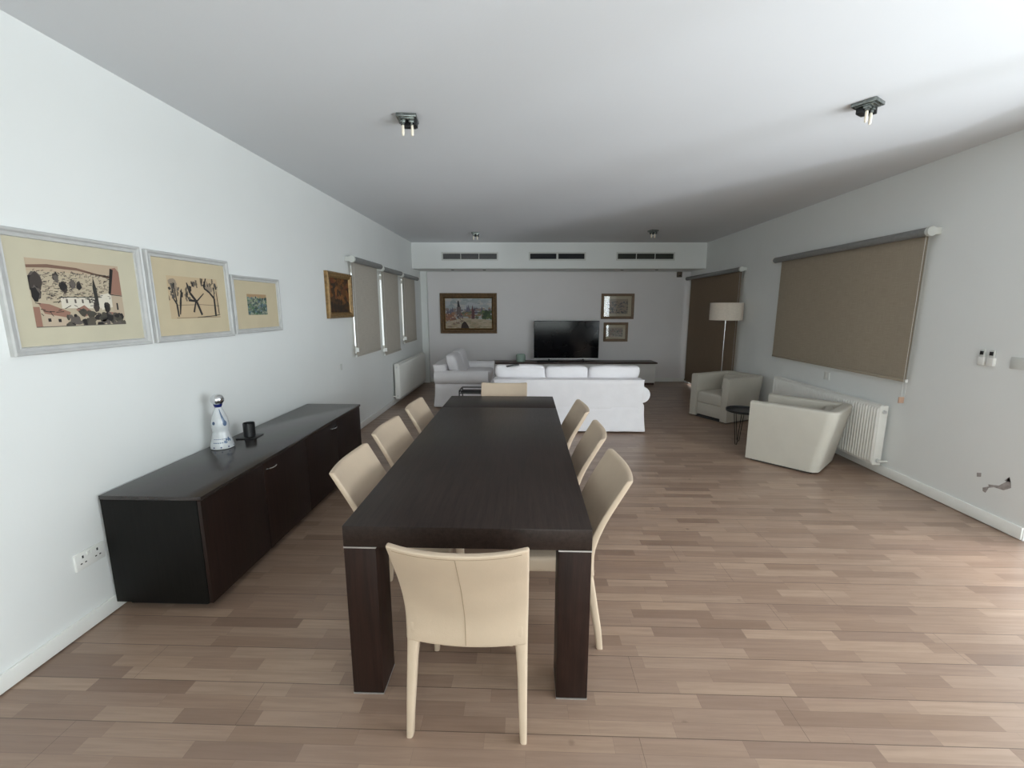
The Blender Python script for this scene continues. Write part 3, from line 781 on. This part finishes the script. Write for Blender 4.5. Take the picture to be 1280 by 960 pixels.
# ------------------------------------------------------------------ sideboard
SX0, SX1, SY0, SY1, SZ0, SZ1 = -2.184, -1.655, 2.045, 4.215, .05, .655
sbx, sby = (SX0 + SX1) / 2, (SY0 + SY1) / 2
sd = thing('sideboard', 'long low dark wenge sideboard against the left wall under the grey frames', 'sideboard', (sbx, sby, 0))
w, l = (SX1 - SX0) / 2, (SY1 - SY0) / 2
B().box(-w, w - .022, -l, l, SZ0, SZ1 - .022, bev=.0015).build('carcass', 'wenge_side', sd)
B().box(-w, w + .006, -l - .004, l + .004, SZ1 - .021, SZ1, bev=.0015).build('top', 'wenge_board', sd)
B().box(-w + .02, w - .08, -l + .06, l - .06, 0, SZ0).build('plinth', 'black_plastic', sd, smooth=0)
for k in range(4):
    a = -l + 2 * l * k / 4; c = -l + 2 * l * (k + 1) / 4
    d = B().box(w - .0205, w - .001, a + .002, c - .002, SZ0 + .002, SZ1 - .026, bev=.0015).build('door', 'wenge_doors', sd)
    if k in (1, 2):
        yh = (a + .075) if k == 1 else (c - .075)
        b = B(); zz = SZ1 - .070
        b.tube([(w - .002, yh - .042, zz), (w + .016, yh - .040, zz), (w + .024, yh - .02, zz), (w + .026, yh, zz), (w + .024, yh + .02, zz), (w + .016, yh + .040, zz), (w - .002, yh + .042, zz)], .0048, 10)
        b.build('handle', 'chrome', d)

# objects on the sideboard
bt = thing('decanter_bottle', 'tall white and blue ceramic bottle with a silver ball stopper on the sideboard', 'bottle', (-2.085, 2.835, SZ1))
bp = [(.064, 0), (.070, .004), (.071, .018), (.065, .045), (.056, .08), (.049, .110), (.047, .122), (.050, .135), (.053, .155), (.052, .180), (.046, .21), (.036, .24), (.026, .268), (.020, .285)]
B().lathe(bp, 40).build('bottle_body', 'ceramic', bt)
b = B(); b.lathe([(.017, .280), (.021, .286), (.026, .300), (.027, .308)], 32, cap=True)
for k in range(8):
    a = 2 * PI * k / 8
    p = [(.027 * math.cos(a + d), .027 * math.sin(a + d), .304) for d in (-.32, .32)]
    b.rings([[p[0], p[1], (.030 * math.cos(a), .030 * math.sin(a), .327)], [tuple(v * .86 if i < 2 else v for i, v in enumerate(q)) for q in (p[0], p[1], (.030 * math.cos(a), .030 * math.sin(a), .327))]])
b.build('collar', 'cobalt', bt, smooth=30)
b = B(); b.lathe([(.018, .300)] + [(.0405 * math.sin(PI * (1 - k / 14)), .336 - .0385 * math.cos(PI * k / 14)) for k in range(2, 15)], 32); b.build('stopper', 'chrome', bt)
def rb(z):
    for (r0, z0), (r1, z1) in zip(bp, bp[1:]):
        if z0 <= z <= z1: return r0 + (r1 - r0) * (z - z0) / (z1 - z0)
    return .04
def patch(b, a0, z0, ra, rz_, n=12):
    pts = []
    for k in range(n):
        a = a0 + ra * math.cos(2 * PI * k / n); z = z0 + rz_ * math.sin(2 * PI * k / n); r = rb(z) + .0012
        pts.append(b.bm.verts.new((r * math.cos(a), r * math.sin(a), z)))
    r = rb(z0) + .0022; c = b.bm.verts.new((r * math.cos(a0), r * math.sin(a0), z0))
    for k in range(n): b.bm.faces.new((c, pts[k], pts[(k + 1) % n]))
b = B()
for k in range(10): patch(b, 2 * PI * k / 10 + .2, .017, .07, .005)
b.build('painted_dots', 'cobalt', bt)
b = B()
af = -PI / 2 + .62
patch(b, af - .75, .182, .20, .012); b.build('painted_medallion', 'slate_blue', bt)
b = B(); patch(b, af + .55, .178, .26, .020)
for k in range(9): patch(b, af + .18 + .04 * k, .268 - .0105 * k, .10 + .014 * k, .008)
b.build('painted_feather', 'slate_blue', bt)
b = B()
for k in range(6): patch(b, af + .55 + .28 * math.cos(k), .060 + .012 * math.sin(k * 1.3), .09, .010)
for k in range(7): patch(b, af - .75 + .2 * k, .048, .085, .0035)
for k in range(7): patch(b, af - .75 + .2 * k, .072, .085, .0022)
b.build('painted_band', 'slate_blue', bt)
cs = thing('coaster', 'flat black square coaster under the black cup', 'coaster', (-2.052, 3.085, SZ1), .1)
B().box(-.068, .068, -.068, .068, 0, .006, bev=.002).build('plate', 'black_plastic', cs)
cp = thing('candle_cup', 'black cylindrical candle cup standing on its coaster on the sideboard', 'cup', (-2.052, 3.085, SZ1 + .006))
b = B(); b.lathe([(.037, 0), (.040, .003), (.040, .100), (.0385, .102), (.0365, .100), (.0365, .03), (.001, .03)], 36); b.build('cup', 'black_plastic', cp)
B().lathe([(.036, .030), (.036, .066), (.001, .068)], 28).build('wax', 'sofa_dark', cp)

# ------------------------------------------------------------------ sockets, switches and marks
def xwall(side): return (XL, PI / 2) if side < 0 else (XR, -PI / 2)
def plate(name, label, cat, side, y, z, W, H, mat='white_plastic', d=.009):
    x, rz = xwall(side)
    root = thing(name, label, cat, (x, y, z), rz)
    B().box(-W / 2, W / 2, -d, .001, -H / 2, H / 2, bev=.003).build('faceplate', mat, root)
    return root
s = plate('wall_socket', 'white double power socket low on the left wall beside the sideboard', 'socket', -1, 1.962, .366, .148, .088)
for o in (-.037, .037):
    b = B(); b.box(o - .004, o + .004, -.0096, -.008, .012, .026)
    for q in (-.011, .011): b.box(o + q - .0045, o + q + .0045, -.0096, -.008, -.016, -.010)
    b.build('pin_hole', 'dark_hole', s, smooth=0)
    B().box(o * .32 - .006, o * .32 + .006, -.0125, -.008, .018, .034, bev=.001).build('rocker_switch', 'white_plastic', s)
plate('cover_plate', 'small blank cover plate on the left wall beyond the sideboard', 'plate', -1, 5.115, .905, .045, .075, 'grey_plate', .006)
s = plate('wall_socket', 'small white single socket on the right wall under the wide blind', 'socket', 1, 5.09, .83, .088, .086)
B().box(-.012, .012, -.011, -.008, -.018, .018, bev=.002).build('rocker_switch', 'white_plastic', s)
s = plate('switch_plate', 'flat pale grey wall plate at the right edge, beside the two remotes', 'plate', 1, 3.155, 1.217, .135, .085, 'grey_plate', .006)
for y, lab in ((3.415, 'left one of two slim white remotes in holders on the right wall'), (3.345, 'right one of two slim white remotes in holders on the right wall')):
    r = thing('remote_control', lab, 'remote', (XR, y, 1.175), -PI / 2, 'wall mounted remotes')
    B().box(-.023, .023, -.020, .001, 0, .060, bev=.004).build('holder', 'white_plastic', r)
    B().box(-.019, .019, -.017, -.004, .015, .118, bev=.004).build('handset', 'grey_plate', r)
    B().box(-.012, .012, -.0215, -.016, .078, .106, bev=.001).build('display', 'dark_hole', r)
# chipped plaster
r = thing('plaster_chip', 'patch of chipped bare plaster low on the right wall', 'wall damage', (XR, 3.16, .335), -PI / 2)
def flat(pts, name, mat, par):
    b = B(); b.rings([[(x, y, z) for x, z in pts] for y in (.001, -.0022)]); return b.build(name, mat, par, smooth=0)
flat([(-.085, -.075), (-.045, -.05), (-.05, -.035), (.02, -.015), (.06, .03), (.075, .075), (.05, .035), (.09, .04), (.098, .0), (.055, -.035), (-.01, -.04), (-.045, -.06), (-.06, -.105), (-.08, -.1)], 'bare_patch', 'chip', r)
flat([(-.145, .02), (-.115, .03), (-.112, .0), (-.14, -.01)], 'small_patch', 'chip', r)
r = thing('motion_sensor', 'small bronze sensor box high on the far wall by the tall blind', 'sensor', (3.215, yb(3.215, YB), 2.285), math.atan(SK))
B().box(-.05, .05, -.06, 0, -.055, .055, bev=.008).build('housing', 'sensor', r)
B().lathe([(.001, .004), (.016, .002), (.024, -.006), (.024, -.02)], 16).build('lens', 'dark_hole', r).location = (0, -.05, -.012)

# ------------------------------------------------------------------ sofas (rolled arms, skirted slipcover)
def sofa(name, label, W, nc, D=.88, ncol='slip', gap=.0, jit=1):
    root = thing(name, label, 'sofa')
    hw = W / 2; aw = .20
    R = random.Random(int(W * 100))
    def skirt(x, y, z):
        k = max(0, (.28 - z) / .28)
        fl = .028 * k ** 1.5
        nx = max(-1, min(1, x / hw)); ny = max(-1, min(1, (y) / (D / 2)))
        wav = .004 * math.sin(x * 23) * k + .004 * math.sin(y * 25) * k
        x2 = x + fl * (nx ** 7) + wav * (abs(ny) < .98) * (nx ** 7)
        y2 = y + fl * (ny ** 7) + wav * (ny ** 7)
        return (x2, y2, z)
    # base with skirt
    b = B(); b.rbox(0, 0, .185, W - .06, D, .335, .018, (24, 12, 6), skirt); b.build('skirted_base', ncol, root, smooth=60)
    B().box(-hw + .1, hw - .1, -D / 2 + .06, D / 2 - .06, .0, .03).build('feet_rail', 'sofa_dark', root, smooth=0)
    # back frame
    def bf(x, y, z):
        k = max(0, (z - .3) / .4)
        return (x, y - .03 * k * k + .002 * math.sin(9 * x + 4 * z), z)
    b = B(); b.rbox(0, -D / 2 + .10, .50, W - .10, .20, .40, .022, (20, 3, 8), bf); bk = b.build('back_frame', ncol, root, smooth=60)
    b = B(); pts = [(-hw + .05 + (W - .10) * k / 24, -D / 2 - .026, .694) for k in range(25)]; b.tube(pts, .006, 8); b.build('piping', ncol, bk)
    # rolled arms
    for s in (-1, 1):
        prof = []
        xo = hw - .035; xi = hw - aw
        prof += [(xi, .20), (xi, .46)]
        ccx, ccz, rr = hw - .070, .500, .108
        for k in range(17):
            a = PI * .96 - (PI * 1.42) * k / 16
            prof.append((ccx + rr * math.cos(a), ccz + rr * math.sin(a)))
        prof += [(xo, .36), (xo, .20)]
        b = B(); rings = []
        ys = [-D / 2 + .004, -D / 2 + .02, -D / 2 + .2, 0, D / 2 - .12, D / 2 - .03, D / 2 - .012]
        ks = [.965, 1, 1, 1, 1, 1, .965]
        for y, k in zip(ys, ks):
            rings.append([(s * (ccx + (x - ccx) * k), y, ccz + (z - ccz) * k) for x, z in prof])
        b.rings(rings); b.build('arm', ncol, root, smooth=50)
    # seat cushions
    iw = W - 2 * aw - .02; cw = iw / nc
    for k in range(nc):
        xc = -iw / 2 + cw * (k + .5)
        b = B(); b.rbox(xc, .10, .42, cw - .008, .64, .16, .045, (6, 6, 2), lambda x, y, z, xc=xc: (x, y, z + (.022 * math.cos((x - xc) / cw * PI) * math.cos((y - .1) / .64 * PI) if z > .42 else 0)))
        b.build('seat_cushion', ncol, root, smooth=60)
    # loose back cushions, plump and slightly uneven
    bw = (W - .10) / nc if nc > 2 else (W - .22) / nc
    ws = [bw] * nc
    if nc == 3: ws = [bw * 1.055, bw * .885, bw * 1.06]
    x = -sum(ws) / 2
    for k in range(nc):
        cwid = ws[k]; xc = x + cwid / 2; x += cwid
        dz = R.uniform(-.012, .012); lean = .26 + R.uniform(-.02, .02); zt = .845 + dz
        hgt = .42; zc = zt - hgt / 2
        xs0 = max(abs(xc) + cwid / 2 - (hw - aw) , 0)
        def f(x_, y_, z_, xc=xc, cwid=cwid, zc=zc, lean=lean, s_=(xc > 0) - (xc < 0), xs0=xs0, ph=R.uniform(0, 6)):
            u = (x_ - xc) / (cwid / 2); v = (z_ - zc) / (hgt / 2)
            low = max(0, -v + .35) / 1.35      # squeeze between the arms lower down
            px = x_ - s_ * xs0 * min(1, low * 1.8) * (.5 + .5 * abs(u)) * .9
            bul = 1 - .35 * (abs(u) ** 3 + abs(v) ** 3) * .5
            y2 = -D / 2 + .285 + (y_) * bul - lean * (z_ - zc) + .004 * math.sin(9 * x_ + ph)
            return (px, y2, z_ + .010 * math.cos(u * PI / 2) * (v > .5) + .005 * math.sin(14 * x_ + ph) * (v > .3))
        b = B(); b.rbox(xc, 0, zc, cwid - .012, .19, hgt, .055, (8, 3, 6), f); b.build('back_cushion', ncol, root, smooth=60)
    return root
sa = sofa('sofa', 'white slipcovered three-seat sofa with its back to the dining table', 2.02, 3)
sa.location = (.545, 5.975, 0); sa.rotation_euler = (0, 0, .008)
sb_ = sofa('loveseat', 'white slipcovered loveseat with rolled arms standing sideways by the left wall', 1.50, 2)
sb_.location = (-1.02, 7.60, 0); sb_.rotation_euler = (0, 0, -PI / 2 + .0)

# remote on the sofa cushions
r = thing('remote_control', 'thin black remote lying on top of the sofa back cushions', 'remote', (-.17, 5.665, .850), .35)
r.rotation_euler = (0, -.12, .35)
B().box(-.085, .085, -.02, .02, 0, .018, bev=.005).build('handset', 'black_plastic', r)
B().box(.05, .075, -.012, .012, .016, .022, bev=.002).build('keypad', 'dark_hole', r)

# black wire side table by the sofa
r = thing('side_table', 'black metal frame side table at the left end of the sofa', 'side table', (-.745, 5.93, 0))
b = B()
for z in (.50,):
    for s in (-1, 1):
        b.box(-.15, .15, s * .15 - .007, s * .15 + .007, z - .014, z); b.box(s * .15 - .007, s * .15 + .007, -.15, .15, z - .014, z)
b.build('top_frame', 'black_metal', r, smooth=0)
B().box(-.142, .142, -.142, .142, .455, .462).build('tray_top', 'black_metal', r, smooth=0)
for s in (-1, 1):
    for q in (-1, 1): B().box(s * .15 - .007, s * .15 + .007, q * .15 - .007, q * .15 + .007, 0, .486).build('leg', 'black_metal', r, smooth=0)
b = B()
for s in (-1, 1): b.box(-.143, .143, s * .15 - .006, s * .15 + .006, .0, .012)
b.build('floor_bar', 'black_metal', r, smooth=0)

# ------------------------------------------------------------------ television and unit
tu = thing('media_unit', 'long low white media unit with a dark wood top on the far wall', 'media unit', (.83, yb(.83, 9.25), 0), math.atan(SK))
x0, x1 = -1.86, 1.87
B().box(x0 - .02, x1 + .03, -.225, .20, .450, .478, bev=.003).build('top_slab', 'tv_wood', tu)
B().box(x0, x1, -.18, .19, .045, .450).build('carcass', 'lacquer', tu, smooth=0)
B().box(x0 + .03, x1 - .005, -.165, .15, 0, .045).build('plinth', 'tv_wood', tu, smooth=0)
for k in range(4):
    a = x0 + (x1 - x0) * k / 4; c = x0 + (x1 - x0) * (k + 1) / 4
    B().box(a + .003, c - .003, -.198, -.181, .048, .440, bev=.002).build('drawer_front', 'lacquer', tu)
xt = .850
tv = thing('television', 'large flat black television standing on the white media unit', 'television', (xt, yb(xt, 9.22), .481), math.atan(SK))
W, H = 1.365, .795
B().box(-W / 2, W / 2, -.012, .018, .055, .055 + H, bev=.004).build('casing', 'black_plastic', tv)
B().box(-W / 2 + .4, W / 2 - .4, .018, .05, .12, .55, bev=.012).build('rear_housing', 'black_plastic', tv)
B().box(-W / 2 + .009, W / 2 - .009, -.0138, -.0118, .075, .055 + H - .009).build('screen', 'screen', tv, smooth=0)
B().box(-W / 2 + .003, W / 2 - .003, -.0145, -.0115, .057, .066).build('lower_bezel', 'satin', tv, smooth=0)
for s in (-1, 1):
    b = B(); xx = s * .36; b.tube([(xx, -.10, .007), (xx, 0, .052), (xx, .10, .007)], .008, 8)
    b.box(xx - .014, xx + .014, -.012, .014, .03, .06); b.build('foot', 'black_metal', tv)
r = thing('soundbar', 'slim black sound box on the media unit below the television', 'speaker', (.45, yb(.45, 9.065), .478), math.atan(SK))
B().box(-.22, .22, -.02, .02, 0, .028, bev=.006).build('body', 'black_plastic', r)
B().box(-.21, .21, -.0215, -.019, .005, .023).build('grille', 'dark_hole', r, smooth=0)
r = thing('glass_jar', 'pale green glass candle jar on the media unit left of the television', 'jar', (-.105, yb(-.105, 9.16), .478))
b = B(); b.lathe([(.070, 0), (.092, .008), (.098, .03), (.098, .115), (.090, .150), (.078, .165), (.074, .163), (.084, .148), (.092, .113), (.092, .03), (.06, .012), (.001, .012)], 36); b.build('jar', 'green_glass', r)
B().lathe([(.001, .013), (.088, .016), (.089, .085), (.001, .085)], 28).build('wax', 'wax', r)

# ------------------------------------------------------------------ tub armchairs
def armchair(label):
    root = thing('armchair', label, 'armchair', (0, 0, 0), 0, 'grey-beige leather tub armchairs')
    hw, yf, yr = .322, .335, -.315; lean = .118; top = .64; th = .105; cr = .085
    # U path from front-left round the back to front-right (outer), with inner offset
    path = []
    n = 8
    for k in range(7): path.append((-hw, yf - (yf - (yr + cr)) * k / 6, -1, 0))
    for k in range(1, n + 1):
        a = PI + (PI / 2) * k / n
        path.append((-hw + cr + cr * math.cos(a), yr + cr + cr * math.sin(a), math.cos(a), math.sin(a)))
    for k in range(1, 6): path.append((-hw + cr + (2 * hw - 2 * cr) * k / 6, yr, 0, -1))
    for k in range(0, n + 1):
        a = 1.5 * PI + (PI / 2) * k / n
        path.append((hw - cr + cr * math.cos(a), yr + cr + cr * math.sin(a), math.cos(a), math.sin(a)))
    for k in range(1, 7): path.append((hw, (yr + cr) + (yf - (yr + cr)) * k / 6, 1, 0))
    re = .028
    sec = [(0, .022), (0, .2), (0, .4), (0, top - re)]
    for k in range(1, 5): a = PI / 2 * k / 4; sec.append((re - re * math.cos(a), top - re + re * math.sin(a)))
    for k in range(0, 5): a = PI / 2 * k / 4; sec.append((th - re + re * math.sin(a), top - re + re * math.cos(a)))
    sec += [(th, .5), (th, .3), (th, .022)]
    rings = []
    for (x, y, nx, ny) in path:
        w_ = max(0, min(1, (yf - y) / (yf - yr))) ; w_ = w_ ** 1.2
        rings.append([(x - nx * t_ * (1 + .0), y - ny * t_ - lean * w_ * (z / top) + (.04 * w_ * (t_ / th) * 0), z) for t_, z in sec])
    b = B(); b.rings(rings)
    sh = b.build('tub_shell', 'arm_leather', root, smooth=50)
    bv = sh.modifiers.new('soft', 'BEVEL'); bv.width = .012; bv.segments = 3; bv.limit_method = 'ANGLE'; bv.angle_limit = math.radians(50)
    iw = 2 * (hw - th) - .006
    def sf(x, y, z): return (x, y, z + (.016 * math.cos(x / (iw / 2) * PI / 2) * math.cos((y - .05) / .5 * PI * .9) if z > .3 else 0))
    b = B(); b.rbox(0, .045, .300, iw, .545, .17, .03, (6, 6, 2), sf); b.build('seat_cushion', 'arm_leather', root, smooth=60)
    b = B(); b.rbox(0, .045, .135, iw, .53, .18, .014, (4, 4, 2)); b.build('front_panel', 'arm_leather', root, smooth=60)
    def bf(x, y, z): return (x, y - lean * .95 * (z / top) + .05 * (x / (iw / 2)) ** 2, z)
    b = B(); b.rbox(0, -.175, .48, iw - .01, .09, .26, .035, (8, 2, 4), bf); b.build('back_pad', 'arm_leather', root, smooth=60)
    b = B(); b.box(-hw + .04, hw - .04, yr + .05, yf - .04, 0, .035); b.build('base', 'sofa_dark', root, smooth=0)
    return root
a1 = armchair('grey-beige leather tub armchair facing the room beside the floor lamp')
a1.location = (2.930, 6.42, 0); a1.rotation_euler = (0, 0, math.radians(117))
a2 = copy_tree(a1); a2['label'] = 'nearer grey-beige leather tub armchair seen from its side, by the radiator end'
a2.location = (2.822, 4.552, 0); a2.rotation_euler = (0, 0, math.radians(44))

# small black tray table
r = thing('tray_table', 'small round black wire-legged tray table between the two armchairs', 'side table', (2.575, 5.115, 0))
b = B(); b.lathe([(.001, .395), (.185, .395), (.195, .400), (.197, .425), (.192, .425), (.188, .405), (.001, .402)], 40); b.build('tray', 'black_metal', r)
for k in range(3):
    a = 2 * PI * k / 3 + 3.6
    b = B(); ca, sa_ = math.cos(a), math.sin(a)
    t_ = (-sa_, ca)
    def pt(r_, o, z): return (r_ * ca + t_[0] * o, r_ * sa_ + t_[1] * o, z)
    b.tube([pt(.10, .05, .394), pt(.09, .014, .03), pt(.09, .008, .006), pt(.09, -.008, .006), pt(.09, -.014, .03), pt(.10, -.05, .394)], .0045, 8)
    b.build('hairpin_leg', 'black_metal', r)

# floor lamp
r = thing('floor_lamp', 'chrome pole floor lamp with a wide beige drum shade behind the far armchair', 'lamp', (3.20, 7.20, 0))
B().lathe([(.001, 0), (.150, 0), (.152, .006), (.145, .016), (.02, .024), (.001, .024)], 40).build('base', 'chrome', r)
B().tube([(0, 0, .02), (0, 0, .8), (0, 0, 1.60)], .007, 12).build('pole', 'chrome', r)
b = B(); b.lathe([(.243, 0), (.245, .002), (.245, .270), (.243, .272), (.240, .270), (.240, .002), (.243, 0)], 56, (0, 0, 1.405), cap=False)
sh = b.build('lamp_shade', 'shade', r, merge=True)
b = B()
for k in range(3):
    a = 2 * PI * k / 3; b.tube([(0, 0, 1.58), (.241 * math.cos(a), .241 * math.sin(a), 1.66)], .003, 6)
b.build('shade_carrier', 'chrome', r)
b = B(); b.lathe([(.012, 0), (.02, .01), (.022, .05), (.03, .09), (.024, .12), (.001, .13)], 16, (0, 0, 1.46)); b.build('bulb', 'bulb', r)

# ------------------------------------------------------------------ light
w = bpy.data.worlds.new('sky'); SC.world = w; w.use_nodes = True
bg = w.node_tree.nodes['Background']; bg.inputs[0].default_value = (.88, .96, 1.0, 1); bg.inputs[1].default_value = 2.2

def area(name, loc, direction, sx, sy, power, col, spread=180):
    l_ = bpy.data.lights.new(name, 'AREA'); l_.shape = 'RECTANGLE'; l_.size = sx; l_.size_y = sy
    l_.energy = power; l_.color = col; l_.spread = math.radians(spread)
    o = bpy.data.objects.new(name, l_); COL.objects.link(o); o.location = loc
    o.rotation_euler = Vector(direction).to_track_quat('-Z', 'Y').to_euler()
    return o
area('patio_daylight', (XR + .40, .75, 1.15), (-1, .15, -.06), 2.3, 4.3, 275, (.86, .95, 1.0))
area('garden_glow', (XR + 3.4, -1.4, -2.3), (-.35, .3, 1), 5.5, 5.0, 300, (.86, .94, 1.0))
area('ceiling_streak_lamp', (8.25, -3.7, -2.35), (-.9, .9, .8), .9, .9, 640, (.86, .92, 1.0))  # added lamp below floor level, aimed up to streak the ceiling
area('rear_fill', (.9, YF - .35, 1.5), (0, 1, .03), 4.3, 2.0, 112, (.90, 1.0, .95))  # added fill lamp behind the camera, outside the added opening
sl = bpy.data.lights.new('sun', 'SUN'); sl.energy = 3.2; sl.angle = math.radians(16); sl.color = (.98, .98, 1.0)
so = bpy.data.objects.new('sun', sl); COL.objects.link(so); so.location = (8, 0, 9)
so.rotation_euler = Vector((-.44, .04, -1)).to_track_quat('-Z', 'Y').to_euler()

# ------------------------------------------------------------------ camera
cd = bpy.data.cameras.new('camera'); cam = bpy.data.objects.new('camera', cd); COL.objects.link(cam)
cd.sensor_width = 36; cd.lens = F_PX / 1280 * 36; cd.clip_start = .05; cd.clip_end = 100
cp_, sp_, cyw, syw = math.cos(PITCH), math.sin(PITCH), math.cos(YAW), math.sin(YAW)
fwd = Vector((syw * cp_, cyw * cp_, -sp_)); right = Vector((cyw, -syw, 0)); up = right.cross(fwd)
mt = Matrix((right, up, -fwd)).transposed().to_4x4(); mt.translation = Vector((0, 0, CAM_H))
cam.matrix_world = mt
SC.camera = cam
SC.view_settings.view_transform = 'Standard'
SC.view_settings.look = 'None'
SC.view_settings.exposure = .03
SC.view_settings.gamma = 1.02
SC.cycles.use_denoising = True
SC.cycles.max_bounces = 10
SC.cycles.diffuse_bounces = 6
SC.cycles.sample_clamp_indirect = 6
SC.cycles.caustics_reflective = False
SC.cycles.caustics_refractive = False
